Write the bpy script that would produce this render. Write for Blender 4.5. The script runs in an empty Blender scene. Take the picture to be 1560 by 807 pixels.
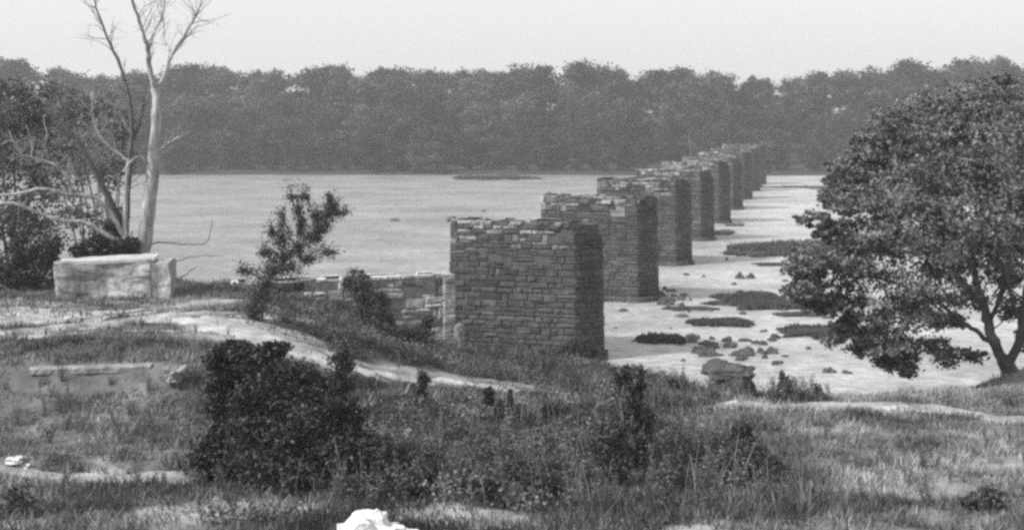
import bpy, math, random
import numpy as np
from mathutils import Vector
R = math.radians
rng = np.random.default_rng(7)
random.seed(7)
F, HZ, CX, HC = 1883.0, 176.0, 780.0, 12.4      # focal length (px of a 1560 wide frame), horizon row, centre column, eye height over the water
sc = bpy.context.scene
COL = sc.collection

def P(px, py, Y):
    return np.array([(px-CX)*Y/F, Y, HC-(py-HZ)*Y/F])
def wy(py):                                       # distance at which the water surface shows at row py
    return F*HC/(py-HZ)

# ------------------------------------------------------------------ numpy noise
def _hash(ix, iy, iz, s):
    n = (ix.astype(np.int64)*374761393 + iy.astype(np.int64)*668265263 + iz.astype(np.int64)*2147483647 + s*144665) & 0xffffffff
    n = ((n ^ (n >> 13))*1274126177) & 0xffffffff
    n = (n ^ (n >> 16)) & 0xffff
    return n/65535.0
def vnoise(x, y, z=None, s=0):
    x = np.asarray(x, float); y = np.asarray(y, float)
    z = np.zeros_like(x) if z is None else np.asarray(z, float)
    x0, y0, z0 = np.floor(x), np.floor(y), np.floor(z)
    fx, fy, fz = x-x0, y-y0, z-z0
    fx, fy, fz = [f*f*(3-2*f) for f in (fx, fy, fz)]
    r = 0
    for dx in (0, 1):
        for dy in (0, 1):
            for dz in (0, 1):
                w = (fx if dx else 1-fx)*(fy if dy else 1-fy)*(fz if dz else 1-fz)
                r = r + w*_hash(x0+dx, y0+dy, z0+dz, s)
    return r*2-1
def fbm(x, y, z=None, s=0, o=4):
    a, r, f = 1.0, 0, 1.0
    for k in range(o):
        r = r + a*vnoise(np.asarray(x)*f, np.asarray(y)*f, None if z is None else np.asarray(z)*f, s+k)
        a *= .5; f *= 2.03
    return r
def sstep(a, b, x):
    t = np.clip((x-a)/(b-a), 0, 1)
    return t*t*(3-2*t)

# ------------------------------------------------------------------ materials (the photograph is black and white: every colour is a grey)
def nodes(name):
    m = bpy.data.materials.new(name); m.use_nodes = True
    nt = m.node_tree; b = nt.nodes['Principled BSDF']
    b.inputs['Specular IOR Level'].default_value = .3
    return m, nt, b
def N(nt, t, **kw):
    n = nt.nodes.new(t)
    for k, v in kw.items():
        if hasattr(n, k): setattr(n, k, v)
        else: n.inputs[k].default_value = v
    return n
def ramp(nt, src, stops):
    r = nt.nodes.new('ShaderNodeValToRGB')
    e = r.color_ramp.elements
    while len(e) < len(stops): e.new(.5)
    for k, (p, v) in enumerate(stops):
        e[k].position = p; e[k].color = (v, v, v, 1)
    nt.links.new(src, r.inputs[0]); return r
def mul(nt, a, b, op='MULTIPLY'):
    m = nt.nodes.new('ShaderNodeMath'); m.operation = op
    for k, v in enumerate((a, b)):
        if isinstance(v, (int, float)): m.inputs[k].default_value = v
        else: nt.links.new(v, m.inputs[k])
    return m.outputs[0]
def leafmat(name, lo, hi, rnd=.25, trans=.15):
    m, nt, b = nodes(name)
    at = N(nt, 'ShaderNodeAttribute', attribute_name='tone')
    r = ramp(nt, at.outputs['Fac'], [(0, lo), (1, hi)])
    oi = nt.nodes.new('ShaderNodeObjectInfo')
    k = mul(nt, mul(nt, oi.outputs['Random'], rnd*2), 1-rnd, 'ADD')
    v = mul(nt, r.outputs[0], k)
    nt.links.new(v, b.inputs['Base Color'])
    b.inputs['Roughness'].default_value = .55
    if trans:
        t = nt.nodes.new('ShaderNodeBsdfTranslucent'); nt.links.new(v, t.inputs[0])
        mx = nt.nodes.new('ShaderNodeMixShader'); mx.inputs[0].default_value = trans
        nt.links.new(b.outputs[0], mx.inputs[1]); nt.links.new(t.outputs[0], mx.inputs[2])
        nt.links.new(mx.outputs[0], nt.nodes['Material Output'].inputs[0])
    return m
def surfmat(name, lo, hi, scale, rough=.85, bump=.3, dist=.03, attr=False, stretch=(1, 1, 1), detail=8):
    m, nt, b = nodes(name)
    tc = nt.nodes.new('ShaderNodeTexCoord'); mp = nt.nodes.new('ShaderNodeMapping')
    mp.inputs['Scale'].default_value = stretch
    nt.links.new(tc.outputs['Object'], mp.inputs[0])
    n = N(nt, 'ShaderNodeTexNoise', Scale=scale, Detail=detail, Roughness=.65)
    nt.links.new(mp.outputs[0], n.inputs['Vector'])
    v = ramp(nt, n.outputs[0], [(.3, lo), (.7, hi)]).outputs[0]
    if attr:
        at = N(nt, 'ShaderNodeAttribute', attribute_name='tone')
        v = mul(nt, v, at.outputs['Fac'])
    nt.links.new(v, b.inputs['Base Color'])
    b.inputs['Roughness'].default_value = rough
    bp = N(nt, 'ShaderNodeBump', Strength=bump, Distance=dist)
    n2 = N(nt, 'ShaderNodeTexNoise', Scale=scale*3, Detail=8)
    nt.links.new(mp.outputs[0], n2.inputs['Vector'])
    nt.links.new(n2.outputs[0], bp.inputs['Height']); nt.links.new(bp.outputs[0], b.inputs['Normal'])
    return m
M = {}
M['stone'] = surfmat('pier_stone', .55, 1.35, 2.2, bump=.5, dist=.05, attr=True)
def stained(m, scale=.55, lo=.55, hi=1.3, z=.35):
    nt = m.node_tree; b = nt.nodes['Principled BSDF']; src = b.inputs['Base Color'].links[0].from_socket
    tc = nt.nodes.new('ShaderNodeTexCoord'); mp = nt.nodes.new('ShaderNodeMapping'); mp.inputs['Scale'].default_value = (1, 1, z)
    nt.links.new(tc.outputs['Object'], mp.inputs[0])
    n = N(nt, 'ShaderNodeTexNoise', Scale=scale, Detail=10, Roughness=.72); nt.links.new(mp.outputs[0], n.inputs['Vector'])
    n_ = N(nt, 'ShaderNodeTexNoise', Scale=9, Detail=4, Roughness=.6); nt.links.new(tc.outputs['Object'], n_.inputs['Vector'])
    v = mul(nt, ramp(nt, n.outputs[0], [(.36, lo), (.64, hi)]).outputs[0], ramp(nt, n_.outputs[0], [(.35, .7), (.65, 1.25)]).outputs[0])
    nt.links.new(mul(nt, src, v), b.inputs['Base Color'])
stained(M['stone'])
M['mortar'] = surfmat('mortar', .05, .10, 4)
M['render'] = surfmat('limewashed_masonry', .14, .42, 1.3, bump=.5, dist=.05)
stained(M['render'], 1.2, .5, 1.35)
M['capstone'] = surfmat('pale_capstone', .26, .52, 2, bump=.3)
M['rock'] = surfmat('river_rock', .03, .10, 1.6, bump=.6, dist=.08)
M['blackrock'] = surfmat('dark_wet_rock', .015, .05, 2.4, bump=.6, dist=.05)
M['under'] = leafmat('undergrowth_leaves', .022, .19, .1)
M['ledge'] = surfmat('worn_ledge_stone', .10, .36, 2.4, bump=.5)
M['fill'] = surfmat('rubble_fill', .12, .26, 5, bump=.7, dist=.05)
M['palerock'] = surfmat('white_rock', .38, .85, 4.5, bump=.9, dist=.05)
M['midrock'] = surfmat('grey_rock', .16, .3, 2.4, bump=.6, dist=.05)
M['sand'] = surfmat('sandy_path', .13, .40, 1.3, bump=.4)
M['bark_pale'] = surfmat('weathered_bare_wood', .08, .5, 4.5, stretch=(1, 1, .25), bump=.5)
M['bark'] = surfmat('bark', .05, .1, 4, stretch=(1, 1, .25), bump=.6)
M['leaf_far'] = leafmat('far_wood_leaves', .008, .052, .6, .1)
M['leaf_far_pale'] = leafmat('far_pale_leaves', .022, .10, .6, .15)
M['leaf_near'] = leafmat('broad_leaves', .03, .21, .05, .25)
M['leaf_bush'] = leafmat('bush_leaves', .008, .10, .15)
M['leaf_dark'] = leafmat('dark_leaves', .006, .06, .2)
M['leaf_weed'] = leafmat('weed_leaves', .03, .16, .25)
M['reed'] = leafmat('reed_blades', .03, .08, .2, 0)
M['blossom'] = leafmat('pale_blossom', .3, .6, .1)
M['grass'] = leafmat('grass_blades', .0, 1.0, 0, .15)
# ground: tone attribute computed from where the place is sandy, dry or lush
m, nt, b = nodes('ground_soil')
at = N(nt, 'ShaderNodeAttribute', attribute_name='tone')
tc = nt.nodes.new('ShaderNodeTexCoord')
n = N(nt, 'ShaderNodeTexNoise', Scale=1.4, Detail=12, Roughness=.7); nt.links.new(tc.outputs['Object'], n.inputs['Vector'])
v = mul(nt, at.outputs['Fac'], ramp(nt, n.outputs[0], [(.32, .45), (.68, 1.5)]).outputs[0])
nt.links.new(v, b.inputs['Base Color']); b.inputs['Roughness'].default_value = .95
bp = N(nt, 'ShaderNodeBump', Strength=.7, Distance=.08); nt.links.new(n.outputs[0], bp.inputs['Height']); nt.links.new(bp.outputs[0], b.inputs['Normal'])
M['ground'] = m
# water: silty, wind rippled, with paler broken streaks
m, nt, b = nodes('river_water')
tc = nt.nodes.new('ShaderNodeTexCoord'); mp = nt.nodes.new('ShaderNodeMapping'); mp.inputs['Scale'].default_value = (.6, 1, 1)
nt.links.new(tc.outputs['Object'], mp.inputs[0])
n1 = N(nt, 'ShaderNodeTexNoise', Scale=.12, Detail=10, Roughness=.7); nt.links.new(mp.outputs[0], n1.inputs['Vector'])
n2 = N(nt, 'ShaderNodeTexNoise', Scale=1.5, Detail=6, Roughness=.7); nt.links.new(mp.outputs[0], n2.inputs['Vector'])
n3 = N(nt, 'ShaderNodeTexNoise', Scale=1.6, Detail=9, Roughness=.7); nt.links.new(mp.outputs[0], n3.inputs['Vector'])
nt.links.new(mul(nt, ramp(nt, n1.outputs[0], [(.35, .24), (.65, .46)]).outputs[0], ramp(nt, n3.outputs[0], [(.36, .68), (.62, 1.22)]).outputs[0]), b.inputs['Base Color'])
sx = nt.nodes.new('ShaderNodeSeparateXYZ'); nt.links.new(tc.outputs['Object'], sx.inputs[0])
side = mul(nt, sx.outputs[0], mul(nt, sx.outputs[1], -.2575), 'ADD')        # distance right of the pier line: base colour darker on the left, paler on the right
mr = nt.nodes.new('ShaderNodeMapRange'); nt.links.new(side, mr.inputs[0]); mr.inputs[1].default_value = -45; mr.inputs[2].default_value = -8; mr.inputs[3].default_value = .66; mr.inputs[4].default_value = 1.12
nt.links.new(mul(nt, b.inputs['Base Color'].links[0].from_socket, mr.outputs[0]), b.inputs['Base Color'])
b.inputs['Roughness'].default_value = .32; b.inputs['IOR'].default_value = 1.33; b.inputs['Specular IOR Level'].default_value = .5
bp = N(nt, 'ShaderNodeBump', Strength=.9, Distance=.3); nt.links.new(n2.outputs[0], bp.inputs['Height']); nt.links.new(bp.outputs[0], b.inputs['Normal'])
M['water'] = m

# ------------------------------------------------------------------ mesh helpers
class MB:
    """Collects vertices and faces of one mesh, with a tone per vertex."""
    def __init__(s): s.v = []; s.f = []; s.t = []; s.n = 0
    def add(s, v, f, t=.5):
        v = np.asarray(v, float).reshape(-1, 3); f = np.asarray(f, int)
        s.v.append(v); s.f.append(f+s.n); s.n += len(v)
        s.t.append(np.broadcast_to(np.asarray(t, float), (len(v),)).copy())
    def mesh(s, name, mat, smooth=False):
        me = bpy.data.meshes.new(name)
        v = np.concatenate(s.v); t = np.concatenate(s.t)
        me.vertices.add(len(v)); me.vertices.foreach_set('co', v.ravel())
        loops = np.concatenate([f.ravel() for f in s.f]); tot = np.concatenate([np.full(len(f), f.shape[1]) for f in s.f])
        me.loops.add(len(loops)); me.loops.foreach_set('vertex_index', loops)
        me.polygons.add(len(tot)); me.polygons.foreach_set('loop_start', np.concatenate([[0], np.cumsum(tot)[:-1]])); me.polygons.foreach_set('loop_total', tot)
        me.update(calc_edges=True)
        a = me.attributes.new('tone', 'FLOAT', 'POINT'); a.data.foreach_set('value', t)
        me.polygons.foreach_set('use_smooth', np.full(len(tot), bool(smooth)))
        me.materials.append(mat)
        return me
    def build(s, name, mat, parent=None, smooth=False, label=None):
        return link(name, s.mesh(name, mat, smooth), parent, label)
def link(name, me, parent=None, label=None):
    o = bpy.data.objects.new(name, me); COL.objects.link(o)
    if parent:
        o.parent = parent
    if label: o['label'] = label
    return o
def tag(o, label=None, cat=None, group=None, kind=None):
    for k, v in (('label', label), ('category', cat), ('group', group), ('kind', kind)):
        if v: o[k] = v
    return o
def thing(name, loc, label, cat, group=None, rz=0):
    o = bpy.data.objects.new(name, None); COL.objects.link(o)
    o.location = tuple(loc); o.rotation_euler = (0, 0, rz); o.empty_display_size = .3
    return tag(o, label, cat, group)
def copy_tree(o, parent=None):
    c = o.copy(); COL.objects.link(c); c.parent = parent
    for ch in o.children: copy_tree(ch, c)
    return c

def leaves(mb, c, size, tone, asp=.55, up=0.0):
    """rhombic leaves at points c; size, tone per leaf."""
    n = len(c); size = np.broadcast_to(size, (n,))
    a = rng.normal(size=(n, 3)); a[:, 2] += up; a /= np.linalg.norm(a, axis=1)[:, None]
    b_ = np.cross(a, rng.normal(size=(n, 3))); b_ /= np.linalg.norm(b_, axis=1)[:, None]
    s = size[:, None]
    v = np.stack([c-a*s*.5, c+b_*s*asp*.5-a*s*.05, c+a*s*.5, c-b_*s*asp*.5-a*s*.05], 1)
    mb.add(v.reshape(-1, 3), np.arange(4*n).reshape(n, 4), np.repeat(np.broadcast_to(tone, (n,)), 4))
def cloud(mb, blobs, per, size, clump=.22, shell=(.45, 1.0), nclump=26, tvar=.35):
    """blobs: rows (x, y, z, rx, ry, rz); foliage gathers in clumps around each blob's shell, with gaps between."""
    for bl in blobs:
        c0, r = np.array(bl[:3]), np.array(bl[3:6])
        d = rng.normal(size=(nclump, 3)); d /= np.linalg.norm(d, axis=1)[:, None]
        cc = c0 + d*r*rng.uniform(*shell, (nclump, 1))
        k = rng.integers(0, nclump, per)
        sig = clump*r*rng.uniform(.5, 1.3, (nclump, 1))
        pts = cc[k] + rng.normal(size=(per, 3))*sig[k]*np.array([1, 1, .7])
        ct = rng.uniform(.5-tvar, .5+tvar, nclump)
        leaves(mb, pts, size*rng.uniform(.6, 1.3, per), np.clip(ct[k]+rng.normal(0, .18, per), 0, 1))
def tube(mb, pts, rad, sides=7, tone=.5, wob=0.0):
    pts = np.asarray(pts, float); n = len(pts)
    d = np.gradient(pts, axis=0); d /= np.linalg.norm(d, axis=1)[:, None]+1e-9
    ref = np.array([.13, .97, .2]); u = np.cross(d, ref); u /= np.linalg.norm(u, axis=1)[:, None]+1e-9
    w = np.cross(d, u); a = np.linspace(0, 2*math.pi, sides, endpoint=False)
    rad = np.asarray(rad, float)[:, None, None]*(1+wob*rng.uniform(-1, 1, (n, sides, 1)))
    ring = pts[:, None]+rad*(np.cos(a)[None, :, None]*u[:, None]+np.sin(a)[None, :, None]*w[:, None])
    f = []
    for i in range(n-1):
        for j in range(sides):
            k = (j+1) % sides
            f.append((i*sides+j, i*sides+k, (i+1)*sides+k, (i+1)*sides+j))
    mb.add(ring.reshape(-1, 3), f, tone)
    for e in (0, n-1):
        cap = list(range(e*sides, (e+1)*sides)); mb.add(ring[e], [list(range(sides))], tone)
def smooth_line(pts, k=5, jit=0.0):
    """Catmull-Rom through pts"""
    p = np.asarray(pts, float); p = np.vstack([2*p[0]-p[1], p, 2*p[-1]-p[-2]]); out = []
    for i in range(1, len(p)-2):
        for t in np.linspace(0, 1, k, endpoint=False):
            out.append(.5*((2*p[i])+(-p[i-1]+p[i+1])*t+(2*p[i-1]-5*p[i]+4*p[i+1]-p[i+2])*t*t+(-p[i-1]+3*p[i]-3*p[i+1]+p[i+2])*t**3))
    out.append(p[-2]); out = np.array(out)
    if jit: out[1:-1] += rng.normal(0, jit, out[1:-1].shape)
    return out
def limb(mb, pts, r0, r1, k=5, jit=0.0, sides=7, wob=.08):
    l = smooth_line(pts, k, jit); tube(mb, l, np.linspace(r0, r1, len(l)), sides, wob=wob); return l
def twigs(mb, line, n, length, r, depth=1, up=.25, spread=.8):
    for _ in range(n):
        i = rng.integers(max(1, len(line)//4), len(line)-1)
        base = line[i]; d = line[i]-line[i-1]; d = d/np.linalg.norm(d)
        v = d+rng.normal(0, spread, 3)+np.array([0, 0, up]); v /= np.linalg.norm(v)
        L = length*rng.uniform(.5, 1.2)
        q = [base]
        for s in range(4):
            v = v+rng.normal(0, .22, 3)+np.array([0, 0, .05]); v /= np.linalg.norm(v); q.append(q[-1]+v*L/4)
        tube(mb, q, np.linspace(r, r*.3, 5), 4)
        if depth: twigs(mb, np.array(q), 2, length*.5, r*.5, depth-1, up, spread)
def rock_mesh(name, sx, sy, sz, mat, seed=0, sub=4, rough=.35, flat=.0):
    import bmesh
    bm = bmesh.new(); bmesh.ops.create_icosphere(bm, subdivisions=sub, radius=1)
    co = np.array([v.co[:] for v in bm.verts])
    k = 1+rough*fbm(co[:, 0]*1.6+seed*3.1, co[:, 1]*1.6, co[:, 2]*1.6, seed, 4)
    co = co*k[:, None]
    co = np.round(co*3.2+.3*np.sin(co*5+seed))/3.2*.35+co*.65      # broken, faceted planes
    co[:, 2] = np.maximum(co[:, 2], -.45)
    co *= np.array([sx, sy, sz])
    for v, c in zip(bm.verts, co): v.co = c
    me = bpy.data.meshes.new(name); bm.to_mesh(me); bm.free(); me.materials.append(mat)
    return me

# ------------------------------------------------------------------ the lie of the land
ctl = []
for px in (-300, 0, 300, 600, 900, 1200, 1500, 1850):
    ctl.append(P(px, 807, 20)); ctl.append(P(px, 755, 22.5))
for x in (-30, -15, 0, 15, 30): ctl += [(x, 10, 6.6), (x, 0, 7.2), (x, -20, 7.8)]
for a in [(-150, 700, 24.5), (0, 700, 24.5), (150, 700, 24.5), (290, 700, 25), (0, 655, 28), (150, 650, 28.3), (290, 650, 28.5),
          (-150, 560, 30.2), (0, 560, 30.2), (50, 558, 30.2), (150, 562, 30.2), (290, 568, 30.4),
          (0, 520, 35), (150, 515, 35), (300, 515, 35), (-150, 515, 35), (0, 480, 40), (150, 478, 41), (280, 475, 42), (-150, 485, 40),
          (0, 458, 45), (90, 452, 46), (250, 447, 47), (300, 438, 49.5), (350, 436, 50), (230, 430, 51),
          (380, 500, 38), (430, 515, 37), (520, 545, 38), (600, 565, 40), (700, 580, 42), (800, 592, 43), (900, 605, 43), (1000, 605, 43),
          (400, 459, 50), (470, 458, 50), (430, 480, 44), (500, 490, 43), (560, 520, 46), (640, 527, 50), (690, 532, 53.3), (620, 535, 45),
          (800, 548, 58), (740, 542, 57), (915, 556, 58.5), (860, 575, 50), (720, 560, 48), (1000, 575, 50), (940, 585, 48),
          (500, 700, 26), (700, 700, 26), (900, 700, 27), (1100, 700, 26), (1300, 700, 26), (1500, 700, 26), (1700, 700, 26),
          (700, 640, 31), (500, 620, 31), (400, 580, 33), (850, 640, 33), (1000, 650, 31.5), (1100, 620, 34), (1200, 612, 35), (1300, 612, 35),
          (1400, 600, 37), (1500, 636, 33), (1500, 585, 38.5), (1560, 568, 40.5), (1700, 570, 41), (1100, 603, 38), (1700, 630, 34)]:
    ctl.append(P(*a))
ctl += [(-14, 54, .8), (-11.5, 54, 1.0), (-9, 57.5, -1), (-14, 58, -1), (-5, 58.5, -1), (-6, 54.7, 2.5), (-3.2, 69, -1.2), (3, 70, -1.2),
        (0, 65, .3), (-3, 63, .3), (3, 63, .2), (6.5, 62, -.9), (8, 58, -1), (8, 54.5, .2), (12, 54, -1), (15, 49, -1), (9.5, 45, 1.6), (13, 42, 1.6), (20, 52, -1), (22, 46, 2), (32, 56, -1), (32, 46, 2),
        (-20, 52, 4.2), (-28, 52, 4.2), (-20, 60, 2.2), (-28, 62, 2.2), (-19, 68, -1), (-30, 70, -1), (-16, 60, -.8),
        (-20, 80, -2), (0, 80, -2), (20, 80, -2), (10, 66, -1.8)]
ctl = np.array([tuple(c) for c in ctl], float)
def _phi(r2): return .5*r2*np.log(r2+1e-9)
_A = _phi(((ctl[:, None, :2]-ctl[None, :, :2])**2).sum(-1)) + np.eye(len(ctl))*.6
_Pm = np.column_stack([np.ones(len(ctl)), ctl[:, :2]])
_K = np.block([[_A, _Pm], [_Pm.T, np.zeros((3, 3))]])
_w = np.linalg.solve(_K, np.concatenate([ctl[:, 2], np.zeros(3)]))
def ground(x, y):
    x = np.atleast_1d(np.asarray(x, float)); y = np.atleast_1d(np.asarray(y, float))
    xs, ys = np.clip(x, -32, 33), np.clip(y, -20, 78)
    z = np.empty_like(xs)
    for i in range(0, len(xs), 20000):
        a, b_ = xs[i:i+20000], ys[i:i+20000]
        r2 = (a[:, None]-ctl[:, 0])**2+(b_[:, None]-ctl[:, 1])**2
        z[i:i+20000] = _phi(r2)@_w[:-3]+_w[-3]+_w[-2]*a+_w[-1]*b_
    z = np.clip(z, -2, 8)
    # the low ledge across the near left slope, its lip washed bare
    led = sstep(-2.3, -4.5, x)
    edge = 24.6+.12*(x+9)+.15*fbm(x*.6, y*.0, s=5)
    z = z + led*.28*(sstep(edge-.25, edge+.05, y)-.5)*np.exp(-((y-edge)/3.)**2)
    e2 = 30.1+.2*fbm(x*.5, y*0, s=9)
    z = z + sstep(-6.5, -7.5, x)*.35*(sstep(e2-.35, e2, y)-.5)*np.exp(-((y-e2)/3.)**2)
    z = z + (.10*fbm(x*.35, y*.35, s=2)+.05*fbm(x*1.3, y*1.3, s=3))*sstep(80, 60, y)
    z = z + (z > 0)*0
    z = np.where(y > 70, z*(1-sstep(70, 80, y))+-2*sstep(70, 80, y), z)
    bank = 257+2*fbm(x*.02, y*0, s=11)
    z = z + sstep(bank-5, bank+4, y)*2.9
    z = z + 9*sstep(bank+5, 345, y) + 3*fbm(x*.012, y*.012, s=12)*sstep(290, 360, y)
    return z
def gz(x, y): return float(ground(x, y)[0])
def surf(px, py, Ymin=14, Ymax=75):
    """the ground point seen at (px, py)"""
    Ys = np.arange(Ymin, Ymax, .1); x = (px-CX)*Ys/F; z = ground(x, Ys)
    ray = HC-(py-HZ)*Ys/F
    i = np.argmax(z >= ray)
    if not (z >= ray).any(): i = len(Ys)-1
    return np.array([x[i], Ys[i], z[i]])

# where the ground is bare and sandy / dry / lush (albedo of soil and grass)
def seg_d(x, y, pts):
    d = np.full_like(x, 1e9)
    for a, b_ in zip(pts[:-1], pts[1:]):
        a, b_ = np.array(a[:2]), np.array(b_[:2]); ab = b_-a
        t = np.clip(((x-a[0])*ab[0]+(y-a[1])*ab[1])/(ab@ab), 0, 1)
        d = np.minimum(d, np.hypot(x-a[0]-t*ab[0], y-a[1]-t*ab[1]))
    return d
road_pts = [P(-250, 512, 36.5), P(0, 505, 37), P(120, 498, 38.2), P(250, 490, 39.8), P(380, 480, 42)]
road2_pts = [P(-200, 480, 40), P(60, 490, 39.2), P(200, 470, 41.8), P(300, 455, 44.5), P(400, 455, 46)]
path_pts = [P(330, 492, 39.5), P(390, 505, 38), P(440, 520, 37.4), P(520, 545, 38), P(600, 565, 40), P(700, 580, 42), P(800, 592, 43), P(900, 605, 43)]
east_pts = [P(1090, 619, 34.2), P(1200, 620, 34.4), P(1320, 624, 34.2), P(1420, 630, 33.8), P(1560, 640, 33), P(1760, 650, 32.5)]
low_pts = [P(-200, 810, 20.0), P(380, 770, 21.5), P(600, 775, 21.4), P(800, 800, 20.5), P(1100, 830, 19.5)]
ledge_pts = [P(150, 722, 24.2), P(210, 733, 23.6), P(290, 736, 23.6)]
def bare(x, y):
    w = .22*fbm(x*.8, y*1.6, s=21)
    b_ = sstep(1.1, .3, seg_d(x, y, road_pts)+w*2.2)
    b_ = np.maximum(b_, sstep(.8, .2, seg_d(x, y, road2_pts)+w*2.2))
    b_ = np.maximum(b_, sstep(1.5, .8, seg_d(x, y+.75, path_pts)+w*1.6))
    b_ = np.maximum(b_, sstep(.9, .35, seg_d(x, y+.2, east_pts)+w*1.3))
    b_ = np.maximum(b_, .6*sstep(1.1, .5, seg_d(x, y+.25, low_pts)+w*1.5))
    b_ = np.maximum(b_, .75*sstep(.4, .1, seg_d(x, y, ledge_pts)+w))
    b_ = np.maximum(b_, .85*sstep(-4.5, -8, x)*sstep(34.5, 36.5, y)*sstep(46, 43, y)*sstep(-.5, .2, fbm(x*.35+.5*y, y*1.2-.3*x, s=23)))
    return b_
def soiltone(x, y):
    px = CX+F*x/np.maximum(y, 1)
    dry = sstep(1000, 1300, px+150*fbm(x*.25, y*.25, s=31))
    left = sstep(520, 250, px+60*fbm(x*.3, y*.3, s=33))
    t = .045+.15*dry+.06*left
    t = t*(1+.45*fbm(x*.45, y*.6, s=35))*(1+.3*fbm(x*2, y*3, s=36))
    t = np.clip(t, .02, .3)
    t = np.where(y > 200, .03, t)                        # one even dark tone for all the far ground
    return t+(.40-t)*bare(x, y)

xs = np.concatenate([-np.geomspace(700, 37, 26), np.arange(-36, 36.1, .3), np.geomspace(37, 700, 26)])
ys = np.concatenate([np.arange(-60, 15, 3.), np.arange(15, 72, .22), np.arange(73, 250, 8.), np.arange(250, 300, 2.), np.geomspace(301, 880, 26)])
gx, gy = np.meshgrid(xs, ys); nx, ny = len(xs), len(ys)
gzv = ground(gx.ravel(), gy.ravel()); i0 = (np.arange(ny-1)[:, None]*nx+np.arange(nx-1)[None]).ravel()
mb = MB(); mb.add(np.column_stack([gx.ravel(), gy.ravel(), gzv]), np.column_stack([i0, i0+1, i0+nx+1, i0+nx]), soiltone(gx.ravel(), gy.ravel()))
tag(mb.build('ground', M['ground'], smooth=True), 'rough grassy river bank and river bed', kind='structure')
mb = MB(); mb.add([(-700, 30, 0), (700, 30, 0), (700, 300, 0), (-700, 300, 0)], [(0, 1, 2, 3)])
tag(mb.build('water', M['water']), 'bright rippled river', kind='structure')

def ribbon(name, pts, w, label, seed, mat='sand', lift=.06):
    l = smooth_line([p[:3] for p in pts], 14); n = len(l); k = 9
    d = np.gradient(l[:, :2], axis=0); d /= np.linalg.norm(d, axis=1)[:, None]; nrm = np.column_stack([-d[:, 1], d[:, 0]])
    V = []
    for j in range(k):
        s = j/(k-1)*2-1
        ww = w*(1+.45*fbm(np.arange(n)*.21, np.full(n, s*.8), s=seed))
        ww *= np.clip(.75+1.1*fbm(np.arange(n)*.09, np.full(n, 3.3), s=seed+5), .55 if name == 'path' else .15, 1.25)
        ww *= np.minimum(1, np.minimum(np.arange(n), n-1-np.arange(n))/6+.15)
        xy = l[:, :2]+nrm*(s*ww)[:, None]
        z = ground(xy[:, 0], xy[:, 1])+lift-.10*abs(s)**3+.035*fbm(xy[:, 0]*1.5, xy[:, 1]*1.5, s=seed+1)
        V.append(np.column_stack([xy, z]))
    V = np.stack(V, 1).reshape(-1, 3); i = (np.arange(n-1)[:, None]*k+np.arange(k-1)[None]).ravel()
    mb = MB(); mb.add(V, np.column_stack([i, i+k, i+k+1, i+1]), 1)
    return tag(mb.build(name, M[mat], smooth=True), label, kind='structure')
ribbon('road', road_pts, .75, 'pale sandy track across the left terrace', 41)
ribbon('road', road2_pts, .42, 'second pale wheel track across the left terrace', 43)
ribbon('path', path_pts, .42, 'narrow pale footpath curving down towards the first pier', 45)
ribbon('path', east_pts, .45, 'pale footpath along the edge of the right meadow', 47)

# ------------------------------------------------------------------ masonry
def stone_box(mb, c, u, n, L, H, D, tone):
    """one roughly squared stone: centre c, along u, outward n, with chipped corners and an uneven rock face"""
    z = np.array([0, 0, 1.]); j = min(.045, .16*min(L, H))
    q = [(-1, -1), (1, -1), (1, 1), (-1, 1)]
    def ring(w, off, jj): return [c+u*(a*(L/2-w)+rng.uniform(-jj, jj))+z*(b_*(H/2-w*.8)+rng.uniform(-jj, jj))+n*(off+rng.uniform(-jj, jj)*.6) for a, b_ in q]
    v = ring(0, -D/2, .005)+ring(.004, D/2-.06, .01)+ring(.035+rng.uniform(0, .02), D/2-.01, j)+[c+u*rng.uniform(-.25, .25)*L+z*rng.uniform(-.2, .2)*H+n*(D/2+rng.uniform(-.03, .035))]
    f = []
    for k in range(2):
        f += [(4*k+i, 4*k+(i+1) % 4, 4*k+4+(i+1) % 4, 4*k+4+i) for i in range(4)]
    mb.add(v, f, tone); mb.add(v, [(8+i, 8+(i+1) % 4, 12) for i in range(4)], tone)
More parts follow.
